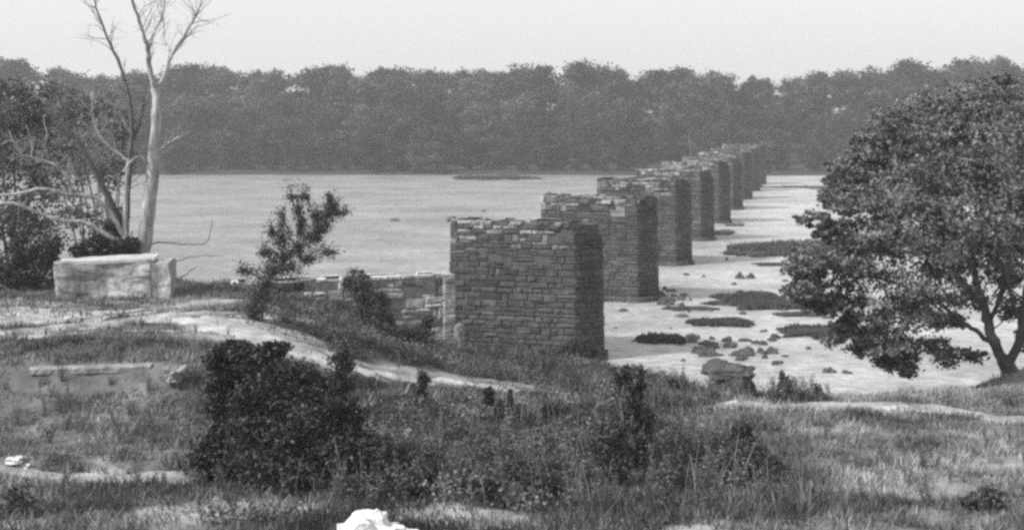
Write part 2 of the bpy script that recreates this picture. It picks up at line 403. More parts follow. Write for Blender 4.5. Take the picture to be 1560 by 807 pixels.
def masonry(poly, z0, z1, course, slen, tonef, gap=.008, miss=None, core_in=.16, batter=0.0):
    """stones round the footprint poly (counter-clockwise) in courses; returns mesh builder of stones and of the core"""
    st, core = MB(), MB(); poly = np.array(poly, float); cen = poly.mean(0)
    z = z0; k = 0
    while z < z1-.05:
        h = min(course*rng.uniform(.6, 1.45), z1-z)
        f = 1-batter*(z-z0)
        pp = cen+(poly-cen)*f
        for i in range(len(pp)):
            a, b_ = pp[i], pp[(i+1) % len(pp)]; d = b_-a; L = np.linalg.norm(d); u2 = d/L
            u = np.array([u2[0], u2[1], 0]); n = np.array([u2[1], -u2[0], 0])
            s = -.0
            while s < L-.03:
                l = min(slen*rng.uniform(.5, 1.8), L-s)
                if L-s-l < .2: l = L-s
                m_ = miss(z, z+h, a+u2*(s+l/2)) if miss else 0
                if rng.random() > m_:
                    D = .34+rng.uniform(-.03, .05)
                    c = np.array([*(a+u2*(s+l/2)), z+h/2])-n*(.34/2)+n*rng.uniform(-.02, .02)
                    if h > course*1.1 and rng.random() < .35:      # a tall place filled by two thin stones
                        q_ = rng.uniform(.35, .65)
                        stone_box(st, c-np.array([0, 0, h*(1-q_)/2]), u, n, l-gap, h*q_-gap, D, tonef(c, k))
                        stone_box(st, c+np.array([0, 0, h*q_/2]), u, n, l-gap, h*(1-q_)-gap, D, tonef(c, k))
                    else:
                        stone_box(st, c, u, n, l-gap, h-gap*rng.uniform(.5, 3), D, tonef(c, k))
                s += l
        z += h; k += 1
    inn = cen+(poly-cen)*(1-core_in/ (np.linalg.norm(poly-cen, axis=1).min()))*(1-batter*(z1-z0)*.5)
    m_ = len(inn); zz = (z0, z1-.12)
    v = [(*p, zz[0]) for p in inn]+[(*p, zz[1]) for p in inn]
    core.add(v, [(i, (i+1) % m_, m_+(i+1) % m_, m_+i) for i in range(m_)]); core.add(v[m_:], [list(range(m_))])
    return st, core
def rot(p, a): c, s = math.cos(a), math.sin(a); return (p[0]*c-p[1]*s, p[0]*s+p[1]*c)

ANG = -math.atan2(5.15, 20)           # the row of piers runs away to the right
pier_words = ['first and largest of the row of stone bridge piers, standing at the near bank',
              'second stone bridge pier of the row, behind the largest one',
              'third stone bridge pier of the row, standing clear in the river',
              'fourth stone bridge pier of the row, counted from the near bank',
              'fifth stone bridge pier of the row, counted from the near bank',
              'sixth stone bridge pier of the row, counted from the near bank',
              'seventh stone bridge pier of the row, counted from the near bank',
              'eighth stone bridge pier of the row, hazy in the distance',
              'ninth and farthest stone bridge pier, close under the far wood']
for i in range(9):
    Y = 64+20*i; X = .45+5.15*i
    hl = 3.55; th = 1.35+.0*i; nose = 1.25
    base = [(-hl, -th), (hl-.35, -th), (hl-.35+nose, 0), (hl-.35, th), (-hl, th)]
    top = 7.0+(.12*rng.normal() if i else 0)
    def tf(c, k, top=top, i=i):
        hi = sstep(top-1.5, top-.3, c[2]+.35*rng.normal()+.35*vnoise(c[0]*.8+9*i, c[1], s=7))
        left = sstep(2.6, 1.8, c[0])            # the pale top courses stop short of the nose
        nose_ = 1-sstep(2.3, 2.8, c[0])
        t = .062+.016*rng.random()+.03*(rng.random() > .93)-.025*(rng.random() > .93)
        t *= 1-.3*sstep(1.6, .2, c[2])
        pale = (.20+.16*rng.random()) if rng.random() > .35 else .08
        return t+(pale-t)*hi*nose_
    def ms(za, zb, p, top=top, i=i):
        lost = .75*max(0, float(vnoise(p[0]*.7+17*i, p[1]*.7, s=140)))+.5*(float(vnoise(p[0]*.31+5*i, 4, s=141)) > .55)   # courses lost from the top
        if zb > top-lost-.05: return .85 if lost > .3 else .4
        return .02
    # courses in local coordinates; shaft and pale top courses are separate parts
    st, core = masonry(base, -1.2, top-1.0, .27, .6, tf, miss=ms, batter=.004)
    st2, core2 = masonry([(a*.97, b_*.97) for a, b_ in base], top-1.0, top, .26, .5, tf, miss=ms)
    # loose slabs lying over the top
    for _ in range(46):
        c = np.array([rng.uniform(-hl+.3, hl-.2), rng.uniform(-th+.3, th-.3), top-.22+rng.uniform(-.12, .14)])
        a = rng.uniform(0, 6.28); u = np.array([math.cos(a), math.sin(a), 0]); n_ = np.array([u[1], -u[0], 0])
        stone_box(st2, c, u, n_, rng.uniform(.4, .9), rng.uniform(.15, .28), rng.uniform(.3, .6), tf(c, 0))
    t = thing('bridge_pier', (X, Y, 0), pier_words[i], 'bridge pier', 'ruined stone piers in a row across the river', ANG)
    s = st.build('shaft', M['stone'], t); core.build('core', M['mortar'], s)
    s2 = st2.build('top_courses', M['stone'], t); core2.build('core', M['mortar'], s2)
    if i < 6:
        fb, fc = masonry([(a*1.04, b_*1.12) for a, b_ in base], -1.2, .35 if i else .5, .35, .8, lambda c, k: .07+.03*rng.random())
        fb.build('footing', M['stone'], t)

# abutment wall on the near shore, stepping down towards the first pier
t = thing('abutment_wall', (0, 0, 0), 'pale stone abutment wall ending just left of the largest pier', 'wall')
def tone_ab(c, k): return (.42+.2*rng.random()) if rng.random() > .2 else .18
a0, a1 = P(352, 424, 51.5), P(693, 424, 54.5)
dv = np.array([a1[0]-a0[0], a1[1]-a0[1]]); L = np.linalg.norm(dv); u = dv/L; nn = np.array([u[1], -u[0]])
def rectp(s0, s1, off0, off1):
    o = a0[:2]
    return [tuple(o+u*s0+nn*off1), tuple(o+u*s1+nn*off1), tuple(o+u*s1+nn*off0), tuple(o+u*s0+nn*off0)]
def msab(za, zb, p):
    return .35 if zb > 5.25 else .06
st, core = masonry(rectp(0, L-.55, -1.1, 0), .5, 5.45, .40, .6, tone_ab, miss=msab)
s = st.build('wall_stones', M['stone'], t); core.build('core', M['fill'], s)
st, core = masonry(rectp(L-.55, L, -1.3, .12), .5, 5.45, .42, .5, lambda c, k: .42+.1*rng.random())
s = st.build('end_quoins', M['stone'], t); core.build('core', M['mortar'], s)

# low limewashed block on the left terrace
bl = thing('parapet_block', P(170, 452, 46.3), 'low whitewashed parapet block with a pale cap on the left terrace', 'stone block', rz=.10)
import bmesh
def rough_box(name, sx, sy, sz, mat, parent, loc=(0, 0, 0), sub=9, amp=.05, rz=0, slump=0, seed=1):
    bm = bmesh.new(); bmesh.ops.create_cube(bm, size=1)
    bmesh.ops.bevel(bm, geom=bm.edges[:], offset=.03, segments=2, affect='EDGES')
    bmesh.ops.subdivide_edges(bm, edges=[e for e in bm.edges if e.calc_length() > .3], cuts=sub, use_grid_fill=True)
    co = np.array([v.co[:] for v in bm.verts])*np.array([sx, sy, sz])
    n_ = np.stack([fbm(co[:, 0]*1.3+7*k+seed, co[:, 1]*1.3, co[:, 2]*1.3, 60+k) for k in range(3)], 1)
    co = co+n_*amp+np.array(loc)
    co[:, 2] += slump*co[:, 0]
    for v, c in zip(bm.verts, co): v.co = c
    for f in bm.faces: f.smooth = False
    me = bpy.data.meshes.new(name); bm.to_mesh(me); bm.free(); me.materials.append(mat)
    return link(name, me, parent)
rough_box('block_body', 3.5, 1.1, 1.9, M['render'], bl, (-.1, 0, .42), amp=.12)
rough_box('end_pillar', .62, 1.25, 1.75, M['render'], bl, (1.96, -.1, .38), amp=.10, seed=5)
rough_box('cap', 3.6, 1.2, .12, M['capstone'], bl, (-.1, 0, 1.40), amp=.06, seed=9)
bl.rotation_euler = (0, R(-2.2), .10)

led_a = [P(40, 556, 30.0), P(90, 557, 30.0), P(150, 560, 30.0), P(232, 564, 30.1)]
led_b = [P(-60, 702, 24.3), P(40, 712, 24.2), P(140, 722, 24.0), P(200, 730, 23.9), P(292, 737, 23.9)]
def ledge(pts, th, dp, label, mat='render'):
    l = smooth_line(pts, 8); gl = ground(l[:, 0], l[:, 1]); l[:, 2] = np.polyval(np.polyfit(l[:, 0], gl, 2), l[:, 0])+.05; mb = MB(); V = []
    for i, p in enumerate(l):
        j = lambda q: rng.uniform(-q, q)*.35
        V += [(p[0], p[1]-dp/2+j(.04), p[2]-th), (p[0], p[1]-dp/2+j(.04), p[2]-.04+j(.02)), (p[0], p[1]-dp/2+.06+j(.03), p[2]+j(.02)), (p[0], p[1]+dp/2+j(.05), p[2]+j(.02)), (p[0], p[1]+dp/2, p[2]-th)]
    n = len(l); k = 5
    mb.add(V, [(i*k+q, (i+1)*k+q, (i+1)*k+(q+1) % k, i*k+(q+1) % k) for i in range(n-1) for q in range(k)])
    mb.add(V[:k], [list(range(k))]); mb.add(V[-k:], [list(range(k))])
    tag(mb.build('stone_ledge', M[mat]), label, 'ledge')
ledge([P(48, 556, 30.0), P(90, 557, 30.0), P(150, 560, 30.0), P(232, 564, 30.1)], .16, .3, 'long thin stone ledge on the upper left slope', 'ledge')
ledge([P(-60, 702, 24.3), P(40, 712, 24.2), P(140, 722, 24.0), P(200, 730, 23.9)], .5, .35, 'dark stone ledge across the lower left slope', 'midrock')
ledge([P(190, 731, 23.9), P(240, 734, 23.9), P(292, 737, 23.9)], .45, .5, 'short pale stone ledge left of the largest dark bush', 'ledge')
# ------------------------------------------------------------------ trees: the wood on the far bank
def far_tree(kind, mat='leaf_far'):
    """returns trunk and crown meshes, about 12 m high"""
    tr, cr = MB(), MB(); H = 12
    lean = rng.normal(0, .3, 2)
    limb(tr, [(0, 0, -.5), (lean[0]*.5, lean[1]*.5, H*.4), (lean[0], lean[1], H*.8)], .22, .06, 4, sides=5)
    for _ in range(5):
        a = rng.uniform(0, 6.28); z = rng.uniform(.3, .65)*H
        limb(tr, [(lean[0]*.5, lean[1]*.5, z), (math.cos(a)*1.5, math.sin(a)*1.5, z+1.4), (math.cos(a)*2.6, math.sin(a)*2.6, z+2.1)], .09, .03, 3, sides=4)
    bl_ = []
    if kind == 'conical':
        for k in range(9):
            z = H*(.22+.76*k/8); r = 1.9*(1-k/9.5)+.25; bl_.append((lean[0]*z/H, lean[1]*z/H, z, r, r, 1.0))
        cloud(cr, bl_, 240, .5, .3, (.3, 1), 10)
    elif kind == 'bank':
        for k in range(12):
            a = rng.uniform(0, 6.28); q = rng.uniform(0, 2.6); z = rng.uniform(.02, .9)*H
            r = rng.uniform(1.1, 2.1); bl_.append((math.cos(a)*q, math.sin(a)*q, z, r, r, r*.9))
        cloud(cr, bl_, 340, .6, .34, (.4, 1), 14)
    else:
        for k in range(13):
            a = rng.uniform(0, 6.28); z = rng.uniform(.34, .93)
            q = rng.uniform(0, 3.0)*math.sqrt(max(.05, 1-((z-.6)/.4)**2)); r = rng.uniform(1.0, 1.9)
            bl_.append((math.cos(a)*q+lean[0]*z, math.sin(a)*q+lean[1]*z, z*H, r, r, r*.85))
        cloud(cr, bl_, 340, .5, .4, (.4, 1), 14)
    return tr.mesh('trunk', M['bark']), cr.mesh('crown', M[mat])
kinds = {k: [far_tree(k) for _ in range(n)] for k, n in (('round', 6), ('bank', 5), ('conical', 2))}
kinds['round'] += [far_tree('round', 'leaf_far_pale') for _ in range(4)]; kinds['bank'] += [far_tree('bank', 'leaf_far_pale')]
words = {'round': 'hazy round-crowned tree in the dense wood across the river',
         'bank': 'low-branched leafy tree at the water line of the far bank',
         'conical': 'narrow pointed tree rising from the wood across the river'}
sky_px = [0, 60, 120, 180, 230, 300, 330, 380, 440, 480, 540, 600, 700, 760, 850, 900, 935, 960, 1020, 1060, 1100, 1150, 1200, 1280, 1350, 1400, 1440, 1490, 1540, 1600]
sky_y = [92, 96, 118, 112, 108, 97, 103, 110, 110, 99, 96, 106, 108, 105, 101, 95, 102, 122, 97, 116, 112, 120, 117, 106, 99, 90, 102, 86, 95, 95]
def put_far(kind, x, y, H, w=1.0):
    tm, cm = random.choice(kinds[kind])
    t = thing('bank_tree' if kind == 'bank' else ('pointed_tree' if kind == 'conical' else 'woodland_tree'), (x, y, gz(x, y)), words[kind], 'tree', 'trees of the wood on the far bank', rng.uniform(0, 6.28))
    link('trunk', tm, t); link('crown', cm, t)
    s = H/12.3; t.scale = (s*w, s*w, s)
    return t
rows = [(260.5, 64, 'bank', 5, 9.5), (275, 52, 'bank', 8.5, 12), (288, 50, 'round', 11, 15.5), (303, 48, 'round', 12, 16.5), (322, 46, 'round', 0, 0), (340, 46, 'round', 0, 0)]
for ri, (Y, n_, kd, h0, h1) in enumerate(rows):
    for k in range(n_):
        px = -90+1740*(k+rng.uniform(.1, .9))/n_
        y = Y+rng.uniform(-3, 4) if ri else Y+rng.uniform(-1, 2.5)+2*fbm((px-CX)*Y/F*.02, 0, s=11).item()
        x = (px-CX)*y/F
        if h1: H = rng.uniform(h0, h1); w = rng.uniform(.9, 1.5)
        else:
            zt = HC+(HZ-np.interp(px, sky_px, sky_y))*y/F-rng.uniform(0, 1.5)+1.0
            H = zt-gz(x, y); w = rng.uniform(.9, 1.5)
        kk = kd
        if ri >= 4 and (280 < px < 340 or 1130 < px < 1220) and rng.random() < .25: kk = 'conical'; H *= 1.0
        put_far(kk, x, y, H, w)

# far spit at the foot of the wood, and reed beds and bars in the river
def reed_bed(px0, px1, py0, py1, hgt, label, name='reed_bed', n=None, dens=1.0, group='low reed beds and bars in the river'):
    """flat bar whose water line runs at row py1 (near edge) and py0 (far edge)"""
    Yn, Yf = wy(py1), wy(py0+hgt*0); Yc = (Yn+Yf)/2; xa, xb = (px0-CX)*Yc/F, (px1-CX)*Yc/F
    cx, L_, W = (xa+xb)/2, (xb-xa)/2, max((Yf-Yn)/2, .5)
    t = thing(name, (cx, Yc, 0), label, 'reed bed' if name == 'reed_bed' else 'gravel bar', group)
    mud = MB(); k = 40; a = np.linspace(0, 2*math.pi, k, endpoint=False)
    rr = 1+.42*fbm(np.cos(a)*3.5+px0, np.sin(a)*3.5, s=70)
    v = [(0, 0, .22)]
    for q, z in ((.55, .2), (.85, .12), (1.0, -.25)):
        v += [(math.copysign(abs(math.cos(t_))**.75, math.cos(t_))*L_*q*r_, math.sin(t_)*W*q*r_, z) for t_, r_ in zip(a, rr)]
    mud.add(v, [(0, 1+i, 1+(i+1) % k) for i in range(k)]); f = []
    for r_ in range(2):
        f += [(1+r_*k+i, 1+(r_+1)*k+i, 1+(r_+1)*k+(i+1) % k, 1+r_*k+(i+1) % k) for i in range(k)]
    mud.add(v, f)
    mud.build('mud_bank', M['blackrock'], t)
    n = int((n or 2600)*dens)
    th_ = rng.uniform(0, 6.28, n); q = np.sqrt(rng.uniform(0, 1, n))
    rq = np.interp(th_, np.append(a, 2*math.pi), np.append(rr, rr[0])); x = np.sign(np.cos(th_))*np.abs(np.cos(th_))**.75*L_*q*rq*.97; y = np.sin(th_)*W*q*rq*.97
    keep = fbm(x*.5+px0, y*.5, s=71) > -.9+1.2*(1-dens)
    x, y = x[keep], y[keep]; n = len(x)
    h = hgt*rng.uniform(.5, 1.1, n)*(1-.4*(np.abs(x)/L_)**5)*(1+.2*fbm(x*.4, y*.4, s=72))
    bd = rng.uniform(0, 6.28, n); w = rng.uniform(.03, .07, n)*(1+Yc/150); ln = rng.normal(0, .12, (2, n))*h
    v = np.stack([np.column_stack([x-np.cos(bd)*w, y-np.sin(bd)*w, np.full(n, .05)]), np.column_stack([x+np.cos(bd)*w, y+np.sin(bd)*w, np.full(n, .05)]), np.column_stack([x+ln[0], y+ln[1], h])], 1)
    rd = MB(); rd.add(v.reshape(-1, 3), np.arange(3*n).reshape(n, 3), np.repeat(np.clip(rng.normal(.5, .3, n), 0, 1), 3))
    rd.build('reeds', M['reed'], t)
    return t
reed_bed(690, 815, 270, 275, .7, 'thin dark bar lying off the far bank left of the piers', dens=.8)
reed_bed(1098, 1480, 374, 386, .6, 'long dark reed bed beside the fourth pier, reaching behind the big tree', n=14000)
reed_bed(1095, 1210, 384, 392, .45, 'short dark bar just in front of the long reed bed', n=1800, dens=.8)
reed_bed(1083, 1315, 455, 473, .38, 'broad smooth-topped reed bed in mid river right of the piers', n=14000)
reed_bed(1046, 1142, 489, 499, .36, 'small oval reed bed in the open water, above the rock cluster', n=4500)
reed_bed(972, 1041, 514, 525, .4, 'small blocky reed bed right of the largest pier', n=4000)
reed_bed(1195, 1330, 500, 516, .34, 'ragged reed bed in front of the tree tips', n=5000, dens=.85)
reed_bed(1130, 1180, 446, 451, .3, 'faint thin bar behind the broad reed bed', n=500, dens=.6)
reed_bed(1180, 1262, 478, 483, .2, 'thin dark shoal just in front of the broad reed bed', n=500, dens=.6)
reed_bed(1150, 1230, 402, 406, .2, 'thin dark shoal above the two dark rocks', n=500, dens=.6)
reed_bed(1010, 1090, 470, 473, .12, 'very thin shoal reaching right from the second pier', n=300, dens=.5)
reed_bed(1160, 1290, 284, 287, .3, 'long faint shoal near the far bank right of the piers', n=500, dens=.5)
reed_bed(1080, 1120, 352, 358, .35, 'little bar at the foot of the fifth pier', n=400, dens=.8)

# ------------------------------------------------------------------ rocks in the river and on the bank
def river_rock(px, py, wpx, hpx, label, mat='rock', name='river_rock', seed=None, group='dark rocks in the shallow river', Y=None, z=None):
    Y = Y or wy(py); s = Y/F; X = (px-CX)*s
    me = rock_mesh(name, wpx*s/2, wpx*s/2*rng.uniform(.6, .9), hpx*s/1.3, M[mat], seed or int(rng.integers(1, 999)))
    o = link(name, me); o.location = (X, Y, z if z is not None else 0.0); o.rotation_euler = (0, 0, rng.uniform(-.5, .5))
    return tag(o, label, 'rock', group)
for px, py, w, h, l in [
    (1062, 535, 22, 10, 'dark angular rock at the left end of the rock cluster'), (1085, 530, 26, 13, 'dark rock in the middle of the rock cluster below the oval reed bed'),
    (1112, 529, 24, 10, 'flat dark rock at the upper right of the rock cluster'), (1082, 541, 34, 11, 'widest dark rock of the cluster, nearest the bank'),
    (1130, 541, 32, 12, 'dark rock standing right of the main rock cluster'), (1107, 520, 16, 8, 'small rock above the middle of the rock cluster'),
    (1056, 521, 18, 7, 'small dark rock beside the blocky reed bed'), (1175, 538, 20, 9, 'low mottled rock right of the rock cluster'), (1196, 543, 9, 4, 'tiny outlying rock at the right of the cluster'),
    (1090, 552, 20, 8, 'grey rock between the cluster and the capped boulder'), (1128, 424, 16, 10, 'left of two dark rocks in the water above the broad reed bed'),
    (1144, 424, 12, 11, 'right of two dark rocks in the water above the broad reed bed'), (1015, 464, 26, 14, 'dark boulder at the foot of the second pier'),
    (1038, 457, 13, 9, 'small round boulder right of the second pier foot'), (1000, 448, 20, 10, 'rubble stone against the second pier foot'), (1005, 458, 14, 8, 'small rubble stone near the second pier foot'),
    (1045, 419, 9, 5, 'tiny rock by the third pier foot'), (1120, 344, 28, 5, 'flat rock in the water beyond the fifth pier'), (1095, 357, 24, 6, 'flat rock at the fourth pier foot'),
    (1241, 288, 16, 5, 'far dark rock in the water left of the big tree'), (1158, 286, 14, 5, 'far rock at the foot of the last piers'),
    (938, 500, 5, 3, 'tiny rock in the water beside the largest pier'), (1022, 501, 5, 3, 'tiny rock above the blocky reed bed'), (950, 474, 14, 6, 'low rock behind the right edge of the largest pier'),
    (1080, 473, 14, 4, 'low flat rock left of the broad reed bed'), (1040, 482, 22, 4, 'long low rock in the shallows above the oval reed bed'), (1262, 566, 20, 7, 'low weedy rock near the right bank'), (1290, 568, 16, 5, 'faint low rock near the right bank'),
    (601, 336, 14, 4, 'lone dark rock in the open water left of the piers'), (737, 322, 8, 3, 'tiny rock in the open water just left of the second pier')]:
    river_rock(px, py, w, h, l)
for _ in range(22):
    river_rock(rng.uniform(1055, 1190), rng.uniform(514, 556), rng.uniform(8, 22), rng.uniform(5, 10), 'dark stone in the broken rock cluster near the bank', group='stones of the cluster near the bank')
for _ in range(34):
    py = rng.uniform(395, 575); px = rng.uniform(max(930, 1130-(py-300)*.8), 1290)
    river_rock(px, py, rng.uniform(4, 13), rng.uniform(3, 6), 'small dark stone breaking the shallows right of the piers', group='small stones breaking the shallows')
for _ in range(16):
    a_ = rng.normal(0, 1, 2); river_rock(1020+16*a_[0], 455+7*a_[1], rng.uniform(5, 12), rng.uniform(4, 7), 'small rubble stone fallen at the foot of the second pier', group='rubble at the foot of the second pier')
river_rock(1108, 567, 78, 19, 'flat-topped slab of rock overhanging like a cap at the bank edge', name='cap_rock', group='bank', Y=39.5, z=P(0, 566, 39.5)[2])
river_rock(1114, 592, 56, 40, 'bulky dark boulder under the flat slab at the bank edge', name='boulder', group='bank', Y=39.3, z=P(0, 592, 39.3)[2])
for o in list(COL.objects):
    if o.get('group') == 'bank': del o['group']
o = river_rock(1142, 562, 14, 7, 'small dark stone at the right tip of the overhanging slab', Y=42, z=P(0, 562, 42)[2])
# pale stones on the slopes
def bank_rock(px, py, wpx, hpx, label, mat, Y=None, name='stone', sink=.0):
    p = surf(px, py) if Y is None else P(px, py, Y); s = p[1]/F
    me = rock_mesh(name, wpx*s/2, wpx*s/2*.7, hpx*s/1.2, M[mat], int(rng.integers(1, 999)), rough=.5)
    o = link(name, me); o.location = (p[0], p[1], p[2]-sink); o.rotation_euler = (0, 0, rng.uniform(-.4, .4))
    return tag(o, label, 'rock')
bank_rock(270, 578, 42, 20, 'grey block lying at the right end of the upper ledge', 'midrock')
bank_rock(22, 711, 20, 8, 'larger of two small white stones on the lower left ledge', 'palerock')
bank_rock(40, 714, 13, 6, 'smaller of two white stones on the lower left ledge', 'palerock')
bank_rock(30, 465, 26, 14, 'round pale stone at the foot of the dark left trees', 'midrock')
bank_rock(1118, 618, 26, 8, 'pale stone at the left end of the meadow path', 'capstone')
bank_rock(700, 520, 16, 34, 'upright broken stone leaning by the abutment end', 'midrock', Y=53)
bank_rock(792, 775, 62, 46, 'dark hollow-looking boulder half hidden in the foreground weeds', 'blackrock', name='boulder')
# big white outcrop at the bottom edge
w = bank_rock(566, 824, 158, 46, 'jagged white rock at the bottom edge of the view', 'palerock', Y=18.6, name='white_rock')

# ------------------------------------------------------------------ big tree on the right
def PX(px, py, Y, r, ry=None, dy=None):
    p = P(px, py, Y); s = Y/F
    return (*p, r*s, (dy or r)*s, (ry or r)*s)
tb = surf(1540, 572, 36, 44); O = tb
t = thing('spreading_tree', tb, 'big spreading leafy tree with forked trunk on the right bank', 'tree')
tr = MB(); YB = tb[1]
def Q(px, py, d=0): return P(px, py, YB+d)-O
l0 = limb(tr, [Q(1541, 578), Q(1536, 560), Q(1528, 545)], .30, .22, 5, .0, 9)
l1 = limb(tr, [Q(1530, 550), Q(1512, 515, .3), Q(1498, 470, .5), Q(1486, 420, .6), Q(1470, 340, 1), Q(1450, 260, 1.5)], .19, .06, 6, .02)
l2 = limb(tr, [Q(1536, 555), Q(1552, 520, -.3), Q(1560, 470, -.5), Q(1575, 380, -.8), Q(1580, 260, -1)], .17, .05, 6, .02)
l3 = limb(tr, [Q(1520, 530), Q(1480, 500, -.4), Q(1440, 470, -1), Q(1390, 440, -1.5), Q(1320, 420, -2), Q(1240, 405, -2.3)], .09, .02, 6, .02)
l4 = limb(tr, [Q(1496, 460, .5), Q(1440, 400, .5), Q(1370, 350, 0), Q(1300, 340, -.5)], .1, .03, 6, .02)
l5 = limb(tr, [Q(1560, 480, -.5), Q(1610, 420, 0), Q(1680, 360, 1), Q(1740, 340, 1)], .1, .03, 6, .02)
l6 = limb(tr, [Q(1556, 500), Q(1540, 450, -1.5), Q(1525, 380, -3), Q(1500, 300, -4)], .08, .03, 6, .02)
l7 = limb(tr, [Q(1505, 500, .3), Q(1530, 430, 2), Q(1540, 360, 3.5), Q(1560, 300, 4)], .08, .03, 6, .02)
for l in (l1, l2, l3, l4, l5, l6, l7): twigs(tr, l, 9, 1.6, .03, 1)
tr.build('trunk', M['bark'], t, smooth=True)
cr = MB(); bl_ = []
for (px, py, r, ry, d) in [(1540, 205, 85, 55, 0), (1470, 190, 60, 40, 1), (1620, 220, 90, 70, 0), (1400, 225, 60, 45, 0), (1345, 255, 55, 40, 1), (1470, 260, 80, 55, -2), (1560, 290, 80, 60, -3),
                           (1390, 300, 70, 50, -2), (1320, 320, 50, 42, -1), (1480, 340, 75, 50, -3), (1420, 370, 65, 45, -3), (1340, 375, 55, 40, -2), (1290, 365, 34, 28, -1.5), (1560, 370, 55, 45, -3),
                           (1275, 400, 38, 20, -2), (1235, 388, 26, 18, -2.3), (1222, 412, 24, 16, -2.4), (1218, 432, 14, 12, -2.4), (1300, 420, 40, 28, -2), (1370, 425, 58, 34, -2.5), (1440, 430, 45, 34, -2.5),
                           (1300, 462, 30, 24, -2), (1345, 480, 42, 26, -2), (1400, 480, 42, 28, -2), (1320, 505, 26, 18, -2), (1365, 520, 34, 20, -2), (1415, 525, 28, 18, -1.5), (1345, 550, 20, 12, -1.8), (1440, 545, 18, 14, -1),
                           (1450, 490, 24, 16, 1), (1530, 425, 36, 22, 1.5), (1480, 400, 40, 26, 1), (1590, 420, 40, 34, 0), (1620, 340, 80, 60, 0), (1680, 290, 70, 70, 1), (1690, 400, 60, 50, 1), (1640, 450, 50, 36, 0), (1720, 460, 40, 30, 0),
                           (1500, 240, 70, 55, 3), (1430, 300, 60, 50, 3), (1580, 320, 70, 55, 3.5), (1500, 380, 50, 36, 3), (1350, 330, 45, 35, 2.5), (1560, 520, 12, 16, 0), (1480, 540, 16, 10, .8), (1265, 350, 16, 10, -1.5), (1250, 330, 12, 8, -1.5), (1300, 250, 40, 34, 1), (1430, 185, 60, 36, 2), (1520, 160, 70, 40, 2), (1600, 150, 80, 50, 2), (1320, 290, 50, 36, 1), (1480, 450, 30, 22, 2), (1400, 455, 50, 26, .5), (1240, 440, 20, 12, -2), (1385, 545, 24, 16, -1.5), (1540, 470, 26, 16, 2), (1380, 190, 50, 34, 2), (1340, 215, 36, 30, 1), (1270, 300, 20, 16, 0), (1290, 275, 26, 20, 0), (1310, 530, 16, 14, -2), (1380, 560, 14, 10, -1), (1215, 450, 8, 12, -2.4), (1265, 470, 14, 18, -2), (1285, 505, 14, 12, -2)]:
    b_ = PX(px, py, YB+d, r*1.0, ry, r); bl_.append((b_[0]-O[0], b_[1]-O[1], b_[2]-O[2], *b_[3:]))
left_ = [b_ for b_ in bl_ if b_[0] < -1.5 or b_[2] > 6]
for _ in range(60):                                    # ragged outer sprays
    b_ = left_[rng.integers(len(left_))]; a_ = rng.uniform(0, 6.28); q_ = rng.uniform(.95, 1.35)
    r_ = rng.uniform(.18, .4)
    bl_.append((b_[0]+math.cos(a_)*b_[3]*q_, b_[1]+rng.normal(0, .4), b_[2]+math.sin(a_)*b_[5]*q_-.05, r_, r_, r_*.6))
for b_ in bl_:
    vol = b_[3]*b_[5]; low = b_[2] < 4.2
    cloud(cr, [b_], int((380 if low else 620)+(1000 if low else 1750)*vol), .15, .26 if low else .19, (.2, 1.25), int(16+18*vol), .5)
cr.build('crown', M['leaf_near'], t)

# ------------------------------------------------------------------ bare and leafy trees on the left
def bare_tree(name, base, label, lines, tw, mat='bark_pale', bark2=None):
    t = thing(name, base, label, 'bare tree'); O = np.array(base)
    for i, (pts, r0, r1) in enumerate(lines):
        mbs = MB(); l = limb(mbs, [P(*p)-O for p in pts], r0, r1, 6, .015)
        for k, n_, le, r in tw:
            if k == i: twigs(mbs, l, n_*2, le, r, 1, .3)
        mbs.build('branch' if i else 'trunk', M[mat], t, smooth=True)
    return t
b0 = surf(216, 400, 47, 55); b0 = P(214, 388, 49.3); b0[2] = gz(b0[0], b0[1])-.1
bare_tree('dead_tree', b0, 'tall pale bare tree forking high above the left parapet block',
          [([(212, 420, 49.3), (219, 365, 49.3), (228, 300, 49.3), (235, 230, 49.3), (239, 170, 49.2), (236, 135, 49.2)], .34, .17),
           ([(237, 140, 49.2), (228, 105, 49.0), (225, 75, 48.8), (214, 40, 48.5), (200, -5, 48), (190, -50, 48)], .12, .04),
           ([(225, 85, 48.9), (235, 50, 49.4), (248, 20, 50), (254, -20, 50)], .06, .02),
           ([(238, 142, 49.2), (252, 110, 49.6), (262, 84, 50), (280, 55, 50.2), (300, 20, 50.4), (312, -20, 50.6)], .1, .03),
           ([(262, 84, 50), (250, 60, 50.5), (249, 30, 50.8), (240, -10, 51)], .05, .015),
           ([(226, 250, 49.3), (213, 238, 49), (200, 246, 48.7), (186, 262, 48.5)], .06, .03),
           ([(234, 232, 49.3), (252, 222, 49), (275, 205, 48.8)], .05, .015)],
          [(1, 9, 1.5, .022), (2, 6, 1.2, .018), (3, 10, 1.6, .022), (4, 6, 1.2, .015), (6, 4, .7, .015)])
b1 = P(188, 400, 50.5); b1[2] = gz(b1[0], b1[1])-.1
bare_tree('dark_snag', b1, 'dark bare leaning tree left of the tall pale trunk',
          [([(186, 400, 50.5), (190, 350, 50.5), (194, 290, 50.5), (199, 230, 50.5), (200, 170, 50.6), (186, 110, 50.8), (160, 50, 51), (142, -5, 51)], .16, .03),
           ([(186, 345, 50.5), (160, 290, 50.2), (132, 240, 50), (110, 205, 50), (84, 178, 50)], .15, .08),
           ([(199, 220, 50.5), (215, 180, 50.8), (222, 130, 51)], .06, .02),
           ([(190, 320, 50.5), (150, 312, 49.5)], .05, .02)],
          [(0, 14, 1.5, .02), (1, 8, 1.2, .02), (2, 5, .8, .012)], mat='bark')
